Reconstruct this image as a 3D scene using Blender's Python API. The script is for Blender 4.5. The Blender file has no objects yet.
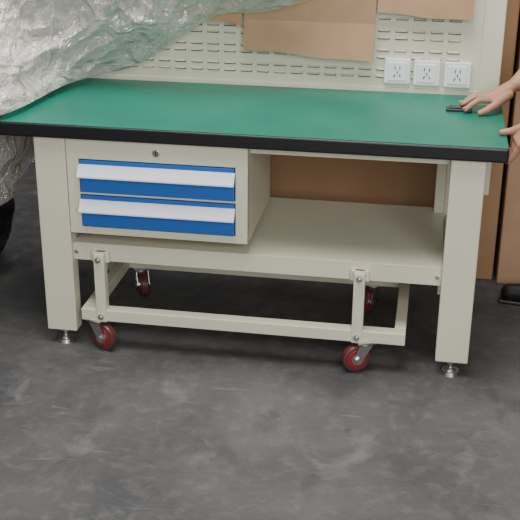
import bpy, bmesh, math, random
from mathutils import Matrix, Vector, noise
random.seed(3)
C=bpy.context.collection
# ---------------------------------------------------------------- materials
def mat(name,col,rough=.5,metal=0.,noise_scale=0,noise_amt=0.,bump=0.,bscale=60.,coat=0.,spec=.5):
    m=bpy.data.materials.new(name);m.use_nodes=True
    nt=m.node_tree;b=nt.nodes['Principled BSDF']
    b.inputs['Base Color'].default_value=(*col,1);b.inputs['Roughness'].default_value=rough
    b.inputs['Metallic'].default_value=metal;b.inputs['Specular IOR Level'].default_value=spec
    b.inputs['Coat Weight'].default_value=coat
    tc=nt.nodes.new('ShaderNodeTexCoord')
    if noise_amt:
        n=nt.nodes.new('ShaderNodeTexNoise');n.inputs['Scale'].default_value=noise_scale;n.inputs['Detail'].default_value=6
        nt.links.new(tc.outputs['Object'],n.inputs['Vector'])
        r=nt.nodes.new('ShaderNodeValToRGB')
        r.color_ramp.elements[0].position=.3;r.color_ramp.elements[1].position=.7
        r.color_ramp.elements[0].color=(*[c*(1-noise_amt) for c in col],1)
        r.color_ramp.elements[1].color=(*[min(1,c*(1+noise_amt)) for c in col],1)
        nt.links.new(n.outputs['Fac'],r.inputs['Fac']);nt.links.new(r.outputs['Color'],b.inputs['Base Color'])
    if bump:
        n=nt.nodes.new('ShaderNodeTexNoise');n.inputs['Scale'].default_value=bscale;n.inputs['Detail'].default_value=5
        nt.links.new(tc.outputs['Object'],n.inputs['Vector'])
        bp=nt.nodes.new('ShaderNodeBump');bp.inputs['Strength'].default_value=bump;bp.inputs['Distance'].default_value=.01
        nt.links.new(n.outputs['Fac'],bp.inputs['Height']);nt.links.new(bp.outputs['Normal'],b.inputs['Normal'])
    return m
M_cream=mat('cream_powder_coat',(.66,.635,.50),.42,noise_scale=3,noise_amt=.04)
M_green=mat('green_esd_laminate',(.001,.150,.100),.40,noise_scale=4,noise_amt=.14,bump=.05,bscale=200,spec=.45)
M_black=mat('black_edge',(.008,.008,.010),.4)
M_blue=mat('blue_drawer_paint',(.022,.13,.48),.35)
M_white=mat('white_handle',(.74,.76,.82),.35)
M_plate=mat('white_plastic',(.80,.81,.84),.3)
M_dark=mat('dark_slot',(.01,.01,.01),.6)
M_metal=mat('zinc_metal',(.6,.6,.6),.3,1)
M_red=mat('red_wheel',(.24,.02,.03),.35)
M_tread=mat('wheel_tread',(.11,.03,.032),.35,coat=.3)
M_card=mat('cardboard',(.32,.19,.10),.85,noise_scale=3,noise_amt=.14,bump=.1,bscale=25)
M_card2=mat('cardboard_light',(.38,.235,.14),.8,noise_scale=4,noise_amt=.16,bump=.2,bscale=10)
M_tape=mat('packing_tape',(.42,.30,.17),.25)
M_wall=mat('wall_paint',(.05,.05,.052),.9,noise_scale=2,noise_amt=.2)
M_skin=mat('skin',(.36,.185,.12),.5,noise_scale=30,noise_amt=.08)
M_nail=mat('nail',(.55,.33,.26),.3)
M_shirt=mat('navy_shirt',(.02,.025,.05),.9)
M_trouser=mat('dark_trousers',(.015,.016,.02),.9)
M_shoe=mat('black_shoe',(.01,.01,.01),.4)
M_hair=mat('black_hair',(.008,.007,.006),.6)
M_eye=mat('eye_white',(.7,.7,.68),.2)
M_bag=mat('black_bag_plastic',(.01,.01,.011),.3,bump=.5,bscale=14)
def floor_mat():
    m=bpy.data.materials.new('concrete_floor');m.use_nodes=True;nt=m.node_tree;b=nt.nodes['Principled BSDF']
    tc=nt.nodes.new('ShaderNodeTexCoord')
    def N(s,d=8,dist=0,vec=None):
        n=nt.nodes.new('ShaderNodeTexNoise');n.inputs['Scale'].default_value=s;n.inputs['Detail'].default_value=d
        n.inputs['Distortion'].default_value=dist;n.inputs['Roughness'].default_value=.62
        nt.links.new((vec or tc).outputs[0 if vec else 'Object'],n.inputs['Vector']);return n
    def ramp(n,a,b_,c0,c1):
        r=nt.nodes.new('ShaderNodeValToRGB');r.color_ramp.elements[0].position=a;r.color_ramp.elements[1].position=b_
        r.color_ramp.elements[0].color=(*c0,1);r.color_ramp.elements[1].color=(*c1,1)
        nt.links.new(n.outputs['Fac'],r.inputs['Fac']);return r
    def mix(fac,a,col):
        mx=nt.nodes.new('ShaderNodeMixRGB');mx.inputs['Color2'].default_value=(*col,1)
        nt.links.new(fac.outputs['Color'],mx.inputs['Fac']);nt.links.new(a.outputs['Color'],mx.inputs['Color1']);return mx
    def mapping(sc,rot,loc):
        mp=nt.nodes.new('ShaderNodeMapping');mp.inputs['Scale'].default_value=sc;mp.inputs['Rotation'].default_value=(0,0,rot);mp.inputs['Location'].default_value=loc
        nt.links.new(tc.outputs['Object'],mp.inputs['Vector']);return mp
    mp=mapping((1.3,1,1),.6,(3.1,1.7,0))
    r1=ramp(N(1.7,10,.3),.36,.64,(.050,.050,.053),(.100,.098,.097))
    a=mix(ramp(N(20,10,.2),.50,.72,(0,0,0),(.40,.40,.40)),r1,(.16,.157,.152))
    a=mix(ramp(N(3.4,10,.3,mp),.54,.64,(0,0,0),(.50,.50,.50)),a,(.036,.036,.039))
    a=mix(ramp(N(4.1,12,.5,mp),.30,.42,(.5,.5,.5),(0,0,0)),a,(.18,.177,.172))
    # fine drag scuffs in two directions
    a=mix(ramp(N(5,6,.6,mapping((1,9,1),1.1,(1,2,0))),.64,.72,(0,0,0),(.45,.45,.45)),a,(.20,.197,.19))
    a=mix(ramp(N(4,6,.6,mapping((1,8,1),-.5,(4,1,0))),.66,.74,(0,0,0),(.45,.45,.45)),a,(.19,.187,.18))
    a=mix(ramp(N(11,6,.4),.66,.72,(0,0,0),(.6,.6,.6)),a,(.022,.022,.024))
    nt.links.new(a.outputs['Color'],b.inputs['Base Color'])
    rr=ramp(N(3),.3,.7,(.45,.45,.45),(.8,.8,.8));nt.links.new(rr.outputs['Color'],b.inputs['Roughness'])
    bp=nt.nodes.new('ShaderNodeBump');bp.inputs['Strength'].default_value=.25;bp.inputs['Distance'].default_value=.01
    nt.links.new(N(60).outputs['Fac'],bp.inputs['Height']);nt.links.new(bp.outputs['Normal'],b.inputs['Normal'])
    return m
M_floor=floor_mat()
def plastic_mat():
    m=bpy.data.materials.new('clear_plastic_film');m.use_nodes=True;nt=m.node_tree;b=nt.nodes['Principled BSDF']
    out=nt.nodes['Material Output']
    b.inputs['Base Color'].default_value=(.70,.665,.61,1);b.inputs['Roughness'].default_value=.12;b.inputs['Specular IOR Level'].default_value=1.
    tc=nt.nodes.new('ShaderNodeTexCoord')
    n=nt.nodes.new('ShaderNodeTexNoise');n.inputs['Scale'].default_value=9;n.inputs['Detail'].default_value=4;n.inputs['Distortion'].default_value=2
    nt.links.new(tc.outputs['Object'],n.inputs['Vector'])
    bp=nt.nodes.new('ShaderNodeBump');bp.inputs['Strength'].default_value=1;bp.inputs['Distance'].default_value=.035
    nt.links.new(n.outputs['Fac'],bp.inputs['Height']);nt.links.new(bp.outputs['Normal'],b.inputs['Normal'])
    lw=nt.nodes.new('ShaderNodeLayerWeight');lw.inputs['Blend'].default_value=.5
    nt.links.new(bp.outputs['Normal'],lw.inputs['Normal'])
    ad=nt.nodes.new('ShaderNodeMath');ad.operation='MULTIPLY_ADD';ad.inputs[1].default_value=.7
    nt.links.new(n.outputs['Fac'],ad.inputs[0]);nt.links.new(lw.outputs['Facing'],ad.inputs[2])
    r=nt.nodes.new('ShaderNodeValToRGB');r.color_ramp.elements[0].position=.32;r.color_ramp.elements[1].position=.92
    r.color_ramp.elements[0].color=(.22,.22,.22,1);r.color_ramp.elements[1].color=(.95,.95,.95,1)
    nt.links.new(ad.outputs[0],r.inputs['Fac'])
    t=nt.nodes.new('ShaderNodeBsdfTransparent');mx=nt.nodes.new('ShaderNodeMixShader')
    nt.links.new(r.outputs['Color'],mx.inputs['Fac']);nt.links.new(t.outputs[0],mx.inputs[1]);nt.links.new(b.outputs[0],mx.inputs[2])
    g=nt.nodes.new('ShaderNodeBsdfGlossy');g.inputs['Roughness'].default_value=.14;nt.links.new(bp.outputs['Normal'],g.inputs['Normal'])
    m2=nt.nodes.new('ShaderNodeMixShader');m2.inputs['Fac'].default_value=.22
    nt.links.new(mx.outputs[0],m2.inputs[1]);nt.links.new(g.outputs[0],m2.inputs[2])
    nt.links.new(m2.outputs[0],out.inputs['Surface'])
    return m
M_film=plastic_mat()
# ---------------------------------------------------------------- helpers
def empty(name,loc=(0,0,0)):
    e=bpy.data.objects.new(name,None);C.objects.link(e);e.location=loc;e.empty_display_size=.1
    bpy.context.view_layer.update();return e
def link(name,bm,m,parent=None,smooth=False,bevel=0,seg=2):
    bmesh.ops.recalc_face_normals(bm,faces=bm.faces)
    me=bpy.data.meshes.new(name);bm.to_mesh(me);bm.free()
    ms=m if isinstance(m,(list,tuple)) else [m]
    for q in ms: me.materials.append(q)
    o=bpy.data.objects.new(name,me);C.objects.link(o)
    if smooth:
        for p in me.polygons:p.use_smooth=True
    if parent: o.parent=parent;o.matrix_parent_inverse=parent.matrix_world.inverted()
    if bevel:
        b=o.modifiers.new('bevel','BEVEL');b.width=bevel;b.segments=seg;b.limit_method='ANGLE'
    return o
def addbox(bm,x0,x1,y0,y1,z0,z1,rot=None):
    r=bmesh.ops.create_cube(bm,size=1)
    mt=Matrix.Translation(((x0+x1)/2,(y0+y1)/2,(z0+z1)/2))@(rot or Matrix.Identity(4))@Matrix.Diagonal((abs(x1-x0),abs(y1-y0),abs(z1-z0),1))
    bmesh.ops.transform(bm,matrix=mt,verts=r['verts']);return r['verts']
def box(name,x0,x1,y0,y1,z0,z1,m,parent=None,bevel=.002,rot=None):
    bm=bmesh.new();addbox(bm,x0,x1,y0,y1,z0,z1,rot);return link(name,bm,m,parent,bevel=bevel)
def addcyl(bm,p1,p2,r1,r2=None,n=24):
    p1=Vector(p1);p2=Vector(p2);d=p2-p1;r2=r1 if r2 is None else r2
    r=bmesh.ops.create_cone(bm,cap_ends=True,segments=n,radius1=r1,radius2=r2,depth=d.length)
    mt=Matrix.Translation((p1+p2)/2)@d.to_track_quat('Z','Y').to_matrix().to_4x4()
    bmesh.ops.transform(bm,matrix=mt,verts=r['verts']);return r['verts']
def cyl(name,p1,p2,r,m,parent=None,r2=None,n=24,bevel=.001):
    bm=bmesh.new();addcyl(bm,p1,p2,r,r2,n);return link(name,bm,m,parent,bevel=bevel)
def prismx(name,prof,x0,x1,m,parent,bevel=.0015):
    bm=bmesh.new();a=[bm.verts.new((x0,y,z)) for y,z in prof];b=[bm.verts.new((x1,y,z)) for y,z in prof]
    n=len(prof);bm.faces.new(a);bm.faces.new(b[::-1])
    for i in range(n): bm.faces.new((a[i],a[(i+1)%n],b[(i+1)%n],b[i]))
    return link(name,bm,m,parent,bevel=bevel)
def organic(name,segs,m,parent=None,voxel=.01,smooth=4):
    bm=bmesh.new()
    for s in segs:
        p1,r1,p2,r2=s
        t=bmesh.new()
        for p,r in((p1,r1),(p2,r2)):
            bmesh.ops.create_icosphere(t,subdivisions=3,radius=r,matrix=Matrix.Translation(p))
        res=bmesh.ops.convex_hull(t,input=t.verts)
        bmesh.ops.delete(t,geom=[g for g in set(res['geom_interior']+res['geom_unused']) if isinstance(g,bmesh.types.BMVert)],context='VERTS')
        me=bpy.data.meshes.new('t');t.to_mesh(me);t.free();bm.from_mesh(me);bpy.data.meshes.remove(me)
    o=link(name,bm,m,parent,smooth=True)
    r=o.modifiers.new('r','REMESH');r.mode='VOXEL';r.voxel_size=voxel;r.use_smooth_shade=True
    s=o.modifiers.new('s','SMOOTH');s.iterations=smooth;s.factor=.5
    return o
# ---------------------------------------------------------------- room
bm=bmesh.new();addbox(bm,-4,4,-4.2,3,-.1,0);link('floor',bm,M_floor)
bm=bmesh.new();addbox(bm,-4,4,3,3.1,0,3.4);link('wall_back',bm,M_wall)
bm=bmesh.new();addbox(bm,-4.1,-4,-4.2,3,0,3.4);link('wall_left',bm,M_wall)
bm=bmesh.new();addbox(bm,4,4.1,-4.2,3,0,3.4);link('wall_right',bm,M_wall)
# ---------------------------------------------------------------- workbench
H=.747
wb=empty('workbench')
XL0,XL1,XR0,XR1=-.653,-.554,.595,.694
bm=bmesh.new();addbox(bm,-.757,.752,0,.6,H-.045,H-.002);link('tabletop_core',bm,M_black,wb,bevel=.006,seg=3)
bm=bmesh.new();addbox(bm,-.755,.750,.002,.598,H-.003,H);link('tabletop_mat',bm,M_green,wb,bevel=.001)
Zt=H-.045
for nm,a,b in(('left',XL0,XL1),('right',XR0,XR1)):
    box('leg_front_'+nm,a,b,.02,.075,.05,Zt,M_cream,wb,.004)
    box('leg_rear_'+nm,a,b,.52,.575,.05,Zt,M_cream,wb,.004)
    box('side_beam_top_'+nm,a+.01,b-.01,.075,.52,Zt-.06,Zt,M_cream,wb)
    box('side_beam_low_'+nm,a+.01,b-.01,.075,.52,.30,.355,M_cream,wb)
    for k,y in(('front',.05),('rear',.548)):
        cx=(a+b)/2
        bm=bmesh.new();addcyl(bm,(cx,y,0),(cx,y,.012),.030,.026);addcyl(bm,(cx,y,.012),(cx,y,.022),.020,.010);addcyl(bm,(cx,y,.02),(cx,y,.055),.007);addcyl(bm,(cx,y,.036),(cx,y,.045),.013,n=6)
        link('leveling_foot_%s_%s'%(nm,k),bm,M_metal,wb)
box('rear_gusset',.562,XR0,.52,.575,.355,Zt,M_cream,wb,.003)
box('rear_beam',XL1,XR0,.53,.57,Zt-.06,Zt,M_cream,wb)
box('front_beam',XL1,XR0,.06,.09,Zt-.03,Zt,M_cream,wb)
bm=bmesh.new();addbox(bm,XL1,XR0,.04,.575,.349,.355);addbox(bm,XL1,XR0,.04,.043,.297,.352);addbox(bm,XL1,XR0,.572,.575,.30,.352);addbox(bm,XL1,XR0,.043,.06,.297,.300)
link('lower_shelf',bm,M_cream,wb,bevel=.001)
for x in (XL1+.01,XR0-.012):
    cyl('shelf_bolt',(x,.034,.325),(x,.041,.325),.007,M_metal,wb,n=6)
# drawer cabinet
cx0,cx1,cf,cb,cz0,cz1=-.552,.008,.02,.45,.395,Zt
bm=bmesh.new()
addbox(bm,cx0,cx0+.003,cf,cb,cz0,cz1);addbox(bm,cx1-.003,cx1,cf,cb,cz0,cz1);addbox(bm,cx0,cx1,cb-.003,cb,cz0,cz1)
addbox(bm,cx0,cx1,cf,cb,cz0,cz0+.003);addbox(bm,cx0,cx1,cf,cb,cz1-.003,cz1)
addbox(bm,cx0,cx1,cf,cf+.018,.637,cz1);addbox(bm,cx0,cx1,cf,cf+.018,cz0,.418)
addbox(bm,cx0,cx0+.038,cf,cf+.018,.418,.637);addbox(bm,cx1-.038,cx1,cf,cf+.018,.418,.637)
addbox(bm,cx0+.038,cx1-.038,cf+.002,cf+.018,.524,.530)
link('cabinet_body',bm,M_cream,wb,bevel=.001)
for i,(z0,z1) in enumerate(((.532,.634),(.421,.522))):
    a,b=cx0+.041,cx1-.041
    box('drawer_front_%d'%(i+1),a,b,cf-.003,cf+.015,z0,z1,M_blue,wb,.002)
    box('drawer_tray_%d'%(i+1),a+.01,b-.01,cf+.015,cb-.03,z0+.01,z1-.02,M_cream,wb)
    zt=z1-.012
    prismx('drawer_handle_%d'%(i+1),[(cf-.003,zt),(cf-.008,zt),(cf-.030,zt-.032),(cf-.030,zt-.037),(cf-.024,zt-.037),(cf-.003,zt-.006)],a-.003,b+.003,M_white,wb)
bm=bmesh.new();addcyl(bm,(-.27,cf-.006,.668),(-.27,cf+.002,.668),.011);link('drawer_lock',bm,M_metal,wb,bevel=.001)
box('drawer_lock_key_slot',-.2715,-.2685,cf-.0075,cf-.005,.661,.675,M_dark,wb,0)
# caster lifting frame
zr0,zr1=.102,.142
box('caster_rail_front',-.53,.50,.005,.045,zr0,zr1,M_cream,wb,.003)
box('caster_rail_rear',-.53,.50,.44,.48,zr0,zr1,M_cream,wb,.003)
box('caster_rail_left',-.53,-.495,.045,.44,zr0,zr1,M_cream,wb,.003)
box('caster_rail_right',.465,.50,.045,.44,zr0,zr1,M_cream,wb,.003)
for nm,x in(('left',-.462),('right',.352)):
    box('caster_post_front_'+nm,x-.017,x+.017,.001,.036,zr0-.002,.335,M_cream,wb,.003)
    box('caster_post_rear_'+nm,x-.017,x+.017,.445,.475,zr1,.349,M_cream,wb,.003)
    bm=bmesh.new()
    for z in(.318,.122):
        addcyl(bm,(x,-.010,z),(x,.001,z),.010,n=6);addcyl(bm,(x,-.014,z),(x,-.010,z),.005)
    link('post_bolts_'+nm,bm,M_metal,wb)
    box('bracket_'+nm,x-.028,x+.028,.022,.040,.300,.335,M_cream,wb,.002)
def caster(nm,sx,sy,ang,zt=.102):
    R=Matrix.Translation((sx,sy,0))@Matrix.Rotation(ang,4,'Z')
    w=Vector((.026,0,.045))
    def fin(name,bm,m,bv=0,sm=False):
        bmesh.ops.transform(bm,matrix=R,verts=bm.verts);return link(name,bm,m,wb,bevel=bv,smooth=sm)
    bm=bmesh.new();addcyl(bm,(w.x,-.014,w.z),(w.x,.014,w.z),.045,n=40);fin('caster_tread_'+nm,bm,M_tread,.006)
    bm=bmesh.new();addcyl(bm,(w.x,-.0155,w.z),(w.x,.0155,w.z),.032,n=32);fin('caster_wheel_'+nm,bm,M_red,.002)
    bm=bmesh.new();addcyl(bm,(w.x,-.018,w.z),(w.x,.018,w.z),.019,n=24);addcyl(bm,(w.x,-.027,w.z),(w.x,.027,w.z),.006,n=12)
    addcyl(bm,(w.x,-.029,w.z),(w.x,-.023,w.z),.011,n=6);addcyl(bm,(w.x,.023,w.z),(w.x,.029,w.z),.011,n=6)
    for s in(-1,1):
        y=s*.021
        vs=[(-.020,.092),(.024,.092),(w.x+.016,.047),(w.x+.008,.031),(w.x-.008,.031),(w.x-.016,.047)]
        a=[bm.verts.new((x,y-.0015,z)) for x,z in vs];b=[bm.verts.new((x,y+.0015,z)) for x,z in vs];n=len(vs)
        bm.faces.new(a);bm.faces.new(b[::-1])
        for i in range(n): bm.faces.new((a[i],a[(i+1)%n],b[(i+1)%n],b[i]))
    addbox(bm,-.020,.024,-.0225,.0225,.090,.093)
    addcyl(bm,(0,0,.093),(0,0,.098),.022);addbox(bm,-.03,.03,-.028,.028,.098,zt+.001)
    fin('caster_fork_'+nm,bm,M_metal)
caster('front_left',-.482,.025,math.radians(-25))
caster('front_right',.376,.025,math.radians(205))
caster('rear_left',-.462,.46,math.radians(-60))
caster('rear_right',.372,.46,math.radians(240))
# back panel uprights + louvred panel
ztop=1.45
for nm,a,b in(('left',-.745,-.675),('right',.675,.745)):
    box('upright_'+nm,a,b,.602,.642,.40,ztop,M_cream,wb,.004)
def panel():
    bm=bmesh.new();x0,x1,z0,z1=-.675,.675,.757,ztop
    xs=[x0];slots=[]
    x=x0+.035
    while x+.042<x1-.02:
        xs+= [x,x+.040];slots.append((x,x+.040));x+=.0575
    xs.append(x1)
    zs=[z0];rows=[];z=z0+.035;k=0
    while z+.010<z1-.02:
        zs+=[z,z+.009];rows.append((z,z+.009));z+=.024 if k%2==0 else .040;k+=1
    zs.append(z1)
    V={}
    def v(i,j):
        if (i,j) not in V: V[(i,j)]=bm.verts.new((xs[i],.606,zs[j]))
        return V[(i,j)]
    for i in range(len(xs)-1):
        for j in range(len(zs)-1):
            if i%2==1 and j%2==1: continue
            bm.faces.new((v(i,j),v(i+1,j),v(i+1,j+1),v(i,j+1)))
    for (a,b) in slots:
        for (c,d) in rows:
            q=[bm.verts.new(p) for p in((a,.606,d),(b,.606,d),(b-.003,.600,d-.005),(a+.003,.600,d-.005))]
            bm.faces.new(q)
    o=link('louvred_panel',bm,M_cream,wb);s=o.modifiers.new('s','SOLIDIFY');s.thickness=.0015
    return o
panel()
box('panel_bottom_rail',-.675,.675,.600,.625,.745,.762,M_cream,wb,.002)
for i,x0 in enumerate((.365,.462,.562)):
    z0=.776-.002*i
    box('socket_plate_%d'%(i+1),x0,x0+.088,.588,.604,z0,z0+.086,M_plate,wb,.005)
    box('socket_face_%d'%(i+1),x0+.012,x0+.076,.585,.590,z0+.012,z0+.074,M_plate,wb,.003)
    bm=bmesh.new();cx=x0+.044;cz=z0+.043
    for dx in(-.008,.008): addbox(bm,cx+dx-.0015,cx+dx+.0015,.5835,.586,cz+.008,cz+.018)
    for dx,a in((-.009,.5),(.009,-.5)): addbox(bm,cx+dx-.0015,cx+dx+.0015,.5835,.586,cz-.018,cz-.008,Matrix.Rotation(a,4,'Y'))
    addbox(bm,cx-.0015,cx+.0015,.5835,.586,cz-.006,cz+.003)
    link('socket_holes_%d'%(i+1),bm,M_dark,wb)
# cardboard hanging over the panel (opened-out carton, creased)
def flap(name,x0,x1,zs,ys,m,parent,jag=.006,slope=0):
    bm=bmesh.new();n=24;rows=[]
    for k,(z,y) in enumerate(zip(zs,ys)):
        row=[]
        for i in range(n+1):
            t=i/n;x=x0+(x1-x0)*t
            j=noise.noise(Vector((x*9,z*3,1)))*jag
            row.append(bm.verts.new((x,y+j,z+((j+slope*t) if k==len(zs)-1 else 0))))
        rows.append(row)
    for a,b in zip(rows,rows[1:]):
        for i in range(n): bm.faces.new((a[i],a[i+1],b[i+1],b[i]))
    o=link(name,bm,m,parent);s=o.modifiers.new('s','SOLIDIFY');s.thickness=.005;return o
cs=empty('cardboard_sheet',(0,.57,1.1))
flap('flap_large',-.105,.33,[1.42,1.08,1.07,.975,.876],[.585,.572,.570,.575,.560],M_card2,cs,slope=-.02)
flap('flap_small',-.32,-.11,[1.42,1.2,.985],[.580,.576,.562],M_card,cs,slope=-.03)
flap('flap_right',.335,.64,[1.42,1.2,1.015],[.585,.580,.566],M_card2,cs,slope=-.02)
# ---------------------------------------------------------------- cardboard boxes behind
def carton(name,x0,x1,y0,y1,z1,m):
    e=empty(name,((x0+x1)/2,(y0+y1)/2,0))
    box('carton_body',x0,x1,y0,y1,0,z1,m,e,.006)
    xm=(x0+x1)/2
    for s,a,b in((0,x0,xm-.002),(1,xm+.002,x1)): box('top_flap_%d'%s,a,b,y0,y1,z1,z1+.006,m,e,.001)
    box('packing_tape',xm-.03,xm+.03,y0-.001,y1,z1+.006,z1+.007,M_tape,e,0)
    box('packing_tape_front',xm-.03,xm+.03,y0-.0015,y0+.001,z1-.12,z1+.006,M_tape,e,0)
    return e
carton('cardboard_box',-.05,.80,.80,1.35,1.30,M_card)
carton('cardboard_box.001',.815,1.75,.77,1.4,1.55,M_card2)
# ---------------------------------------------------------------- plastic film
def lerp_curve(P,t):
    n=len(P)-1;f=t*n;i=min(int(f),n-1);f-=i
    p0=Vector(P[max(i-1,0)]);p1=Vector(P[i]);p2=Vector(P[i+1]);p3=Vector(P[min(i+2,n)])
    return .5*((2*p1)+(p2-p0)*f+(2*p0-5*p1+4*p2-p3)*f*f+(3*p1-p0-3*p2+p3)*f**3)
film_root=empty('plastic_film_wrap',(-.6,.4,.75))
def film(name,B,T,nu,nv,dirf,bul,ampf,lim=None,off=0,A=(.56,.83)):
    bm=bmesh.new();G=[]
    for i in range(nu+1):
        u=i/nu;b=lerp_curve(B,u);t=lerp_curve(T,u);row=[]
        for j in range(nv+1):
            v=j/nv;p=b.lerp(t,v)
            q=Vector((p.x*2.2,p.y*2,p.z*2.0))+Vector((off,0,0))
            w=noise.noise_vector(q)*.9
            s=-A[0]*p.x+A[1]*p.z;l=A[1]*p.x+A[0]*p.z
            n1=noise.noise(q+Vector((3,1,0)))
            f1=abs(noise.noise(Vector((s*7+off,l*1.6,0))+w*1.1))
            f2=abs(noise.noise(Vector((s*15+5,l*6,4+off))+w*1.8))
            f3=abs(noise.noise(Vector((p.x*16,p.z*16,9))+w*2))
            d=(.06*n1+.14*(.3-f1)+.085*(.3-f2)+.045*(.3-f3))*ampf(u,v)
            p=p+dirf(p)*(d*.9+bul*math.sin(math.pi*v)**.7)
            if lim: lim(p)
            row.append(bm.verts.new(p))
        G.append(row)
    for i in range(nu):
        for j in range(nv): bm.faces.new((G[i][j],G[i+1][j],G[i+1][j+1],G[i][j+1]))
    return link(name,bm,M_film,film_root,smooth=True)
def limA(p):
    if -.765<p.x<.5 and p.z<.756: p.z=.756+(.756-p.z)*.1
    if p.x>-.76 and p.y>.555: p.y=.555
B=[(-1.35,-.02,.80),(-1.05,-.05,.77),(-.86,-.05,.76),(-.765,-.012,.762),(-.715,.10,.765),(-.675,.38,.77),(-.61,.52,.775),(-.48,.53,.81),(-.34,.54,.89),(-.20,.54,.985),(-.02,.53,1.01),(.14,.53,1.06)]
T=[(-1.6,.35,1.40),(-1.4,.37,1.40),(-1.25,.38,1.40),(-1.15,.40,1.40),(-1.05,.42,1.40),(-.95,.45,1.40),(-.8,.48,1.40),(-.6,.50,1.40),(-.4,.53,1.40),(-.2,.54,1.38),(0,.54,1.36),(.16,.54,1.36)]
film('film_over_panel',B,T,320,190,lambda p:Vector((.12,-1,.12)) if p.x>-.75 else Vector((-.15,-1,.1)),.09,lambda u,v:min(1,.25+v*3),limA)
B3=[(-1.30,.06,.80),(-1.05,.06,.80),(-.88,.08,.79),(-.76,.12,.78),(-.72,.30,.78),(-.68,.46,.79),(-.58,.54,.84),(-.46,.545,.93),(-.38,.545,1.06)]
T3=[(-1.5,.45,1.40),(-1.35,.45,1.40),(-1.2,.46,1.40),(-1.1,.47,1.40),(-1.0,.49,1.40),(-.85,.51,1.40),(-.7,.53,1.40),(-.5,.545,1.40),(-.36,.545,1.38)]
film('film_inner_layer',B3,T3,200,140,lambda p:Vector((.1,-1,.1)),.03,lambda u,v:min(1,.2+v*2)*.8,limA,off=11)
B2=[(-.84,.02,.47),(-.90,.12,.40),(-.88,.24,.36),(-.83,.36,.40),(-.80,.48,.46),(-.79,.60,.50)]
T2=[(-.765,-.01,.768),(-.765,.12,.770),(-.76,.24,.775),(-.75,.36,.78),(-.74,.48,.785),(-.75,.60,.80)]
def limB(p):
    if p.x>-.763 and p.z<.752: p.x=-.763
film('film_hanging_side',B2,T2,130,110,lambda p:Vector((-1,-.15,0)),.05,lambda u,v:.8,limB,off=7)
# ---------------------------------------------------------------- black bag at left
def bag():
    bm=bmesh.new();bmesh.ops.create_icosphere(bm,subdivisions=5,radius=1)
    for v in bm.verts:
        p=v.co.copy();n=noise.noise(p*2)*.12+abs(noise.noise(p*5+Vector((2,2,2))))*.10
        rr=1+n;z=p.z
        s=1 if z<.2 else max(.12,1-(z-.2)*1.05)
        v.co=Vector((p.x*rr*s*.20,p.y*rr*s*.20,max(0,(z*.95+.85)*.25)))
    bmesh.ops.translate(bm,verts=bm.verts,vec=(-1.19,.55,0))
    return link('garbage_bag',bm,M_bag,smooth=True)
bag()
# ---------------------------------------------------------------- worker
pw=empty('worker',(1.25,.35,0))
V=Vector
organic('trousers',[((1.30,.24,.93),.115,(1.30,.44,.93),.115),((1.27,.24,1.02),.12,(1.27,.44,1.02),.12),
 ((1.30,.24,.90),.095,(1.20,.20,.50),.062),((1.20,.20,.50),.062,(1.30,.18,.10),.05),
 ((1.30,.45,.90),.095,(1.16,.50,.50),.062),((1.16,.50,.50),.062,(1.04,.60,.10),.05)],M_trouser,pw,.014,6)
def shoe(nm,hx,hy,ang):
    a=V((math.cos(ang),math.sin(ang),0));h=V((hx,hy,0))
    organic('shoe_'+nm,[(h+V((0,0,.05)),.042,h+a*.02+V((0,0,.09)),.045),(h+V((0,0,.04)),.038,h+a*.12+V((0,0,.038)),.036),(h+a*.12+V((0,0,.038)),.036,h+a*.19+V((0,0,.032)),.032)],M_shoe,pw,.006,4)
    bm=bmesh.new();addbox(bm,-.045,.225,-.042,.042,0,.014);bmesh.ops.transform(bm,matrix=Matrix.Translation(h)@Matrix.Rotation(ang,4,'Z'),verts=bm.verts);link('shoe_sole_'+nm,bm,M_shoe,pw,bevel=.012,seg=3)
shoe('left',1.30,.18,math.radians(180));shoe('right',1.04,.60,math.radians(170))
RS=V((1.08,.53,1.36));LS=V((1.08,.13,1.36));RE=V((1.03,.62,1.07));LE=V((1.06,.02,1.07));RW=V((.795,.475,.825));LW=V((.865,.055,.815))
organic('shirt',[((1.27,.26,1.0),.12,(1.27,.42,1.0),.12),((1.27,.26,1.0),.12,(1.12,.22,1.28),.115),((1.27,.42,1.0),.12,(1.12,.44,1.28),.115),((1.12,.22,1.28),.115,(1.12,.44,1.28),.115),
 ((1.10,.33,1.36),.09,(1.07,.33,1.43),.062),(RS,.07,RS.lerp(RE,.75),.055),(LS,.07,LS.lerp(LE,.75),.055),(RS,.07,(1.10,.33,1.36),.08),(LS,.07,(1.10,.33,1.36),.08)],M_shirt,pw,.012,6)
hc=V((.99,.33,1.585))
organic('head',[((1.07,.33,1.40),.052,(1.03,.33,1.50),.052),(hc+V((.02,0,.02)),.085,hc+V((.015,0,.03)),.088),(hc+V((-.015,0,-.03)),.066,hc+V((-.035,0,-.075)),.040),
 (hc+V((-.075,0,.005)),.009,hc+V((-.098,0,-.025)),.013),(hc+V((-.07,-.014,-.062)),.008,hc+V((-.07,.014,-.062)),.008),
 (hc+V((.01,.083,-.005)),.016,hc+V((.015,.085,-.03)),.011),(hc+V((.01,-.083,-.005)),.016,hc+V((.015,-.085,-.03)),.011)],M_skin,pw,.005,4)
organic('hair',[(hc+V((.035,0,.045)),.086,hc+V((.03,0,.05)),.088),(hc+V((.05,0,-.01)),.075,hc+V((.05,0,.01)),.08),(hc+V((-.035,-.03,.085)),.030,hc+V((-.035,.03,.085)),.030)],M_hair,pw,.006,2)
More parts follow.
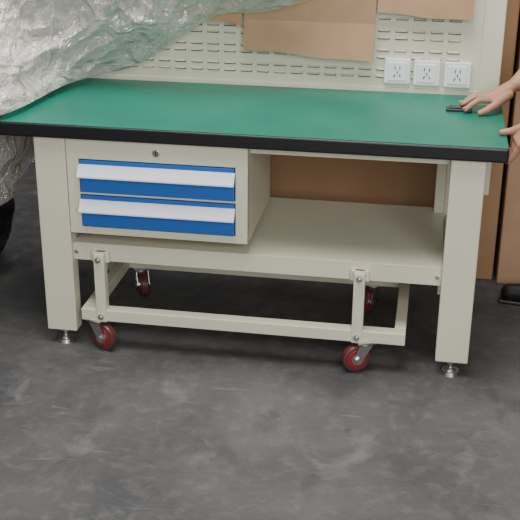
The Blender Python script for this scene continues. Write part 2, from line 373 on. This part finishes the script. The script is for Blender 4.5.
for s in(-1,1):
    bm=bmesh.new();bmesh.ops.create_uvsphere(bm,u_segments=16,v_segments=10,radius=.012,matrix=Matrix.Translation(hc+V((-.066,s*.03,.008))));link('eye',bm,M_eye,pw,smooth=True)
    bm=bmesh.new();bmesh.ops.create_uvsphere(bm,u_segments=12,v_segments=8,radius=.006,matrix=Matrix.Translation(hc+V((-.0745,s*.03,.008))));link('iris',bm,M_hair,pw,smooth=True)
def chain(pts,rs): return [(V(pts[i]),rs[i],V(pts[i+1]),rs[i+1]) for i in range(len(pts)-1)]
def hand(nm,elbow,wrist,knuck,thumb,fingers,shoulder):
    segs=[(shoulder.lerp(elbow,.6),.046,elbow,.041),(elbow,.041,elbow.lerp(wrist,.35),.041),(elbow.lerp(wrist,.35),.041,wrist,.027)]
    for k in knuck: segs.append((wrist,.021,V(k),.0130))
    for a,b in zip(knuck,knuck[1:]): segs.append((V(a),.0115,V(b),.0115))
    for f in fingers: segs+=chain(f,[.0110,.0098,.0090,.0078][:len(f)])
    segs+=chain(thumb,[.016,.0130,.0110,.0092])
    return organic(nm,segs,M_skin,pw,.0026,3)
z=H
kn=[(.715,.395,z+.038),(.705,.417,z+.040),(.703,.439,z+.038),(.708,.460,z+.033)]
fg=[[kn[0],(.672,.378,z+.040),(.650,.368,z+.026),(.634,.361,z+.012)],
    [kn[1],(.658,.404,z+.042),(.634,.398,z+.026),(.622,.394,z+.022)],
    [kn[2],(.658,.434,z+.040),(.636,.431,z+.024),(.626,.429,z+.009)],
    [kn[3],(.670,.462,z+.034),(.652,.463,z+.020),(.644,.463,z+.009)]]
hand('right_arm_and_hand',RE,RW,kn,[(.765,.430,z+.05),(.725,.372,z+.030),(.700,.350,z+.018),(.678,.338,z+.010)],fg,RS)
kn2=[(.778,.128,z-.004),(.780,.105,z-.002),(.782,.082,z-.002),(.785,.060,z-.006)]
def curl(k): x,y,zz=k;return [k,(.772,y+.004,z-.036),(.757,y+.006,z-.056),(.735,y+.008,z-.056)]
fg2=[curl(k) for k in kn2]
hand('left_arm_and_hand',LE,LW,kn2,[(.835,.09,z+.045),(.792,.125,z+.030),(.762,.132,z+.014),(.735,.130,z+.0095)],fg2,LS)
for p in((.630,.359,z+.019),(.618,.393,z+.030),(.622,.428,z+.016)):
    bm=bmesh.new();bmesh.ops.create_uvsphere(bm,u_segments=12,v_segments=8,radius=1,matrix=Matrix.Translation(p)@Matrix.Rotation(-.6,4,'Y')@Matrix.Diagonal((.007,.0055,.002,1)));link('fingernail',bm,M_nail,pw,smooth=True)
bm=bmesh.new();addbox(bm,.575,.655,.375,.412,H,H+.009);addbox(bm,.585,.622,.380,.407,H+.009,H+.014);link('small_black_item',bm,M_black,bevel=.004,seg=3)  # small black item under the fingers, not identified
# ---------------------------------------------------------------- lights
def area(name,loc,tgt,size,e,col=(1,1,1)):
    l=bpy.data.lights.new(name,'AREA');l.energy=e;l.shape='RECTANGLE';l.size=size[0];l.size_y=size[1];l.color=col
    o=bpy.data.objects.new(name,l);C.objects.link(o);o.location=loc
    o.rotation_euler=(V(tgt)-V(loc)).to_track_quat('-Z','Y').to_euler();return o
area('ceiling_light',(-.1,-.2,3.3),(0,.1,.3),(2.0,2.0),155,(1,.975,.93))
area('front_right_light',(1.3,-4.0,2.2),(0,.2,.5),(2.6,2.0),128,(1,.99,.97))  # soft area lamp at front right, source unseen; no doorway stands here
w=bpy.data.worlds.new('w');bpy.context.scene.world=w;w.use_nodes=True
w.node_tree.nodes['Background'].inputs[0].default_value=(.97,.98,1,1);w.node_tree.nodes['Background'].inputs[1].default_value=.32
# ---------------------------------------------------------------- camera
yaw,pit,rol=-.16271,.39815,.008418
cy,sy=math.cos(yaw),math.sin(yaw);cp,sp=math.cos(pit),math.sin(pit)
f=V((sy*cp,cy*cp,-sp));r=V((cy,-sy,0));u=r.cross(f)
c,s=math.cos(rol),math.sin(rol);r2=c*r+s*u;u2=-s*r+c*u
cam=bpy.data.objects.new('camera',bpy.data.cameras.new('camera'));C.objects.link(cam)
cam.matrix_world=Matrix(((r2.x,u2.x,-f.x,.5235),(r2.y,u2.y,-f.y,-2.8886),(r2.z,u2.z,-f.z,1.5874),(0,0,0,1)))
cam.data.sensor_width=36;cam.data.lens=1048/520*36;bpy.context.scene.camera=cam
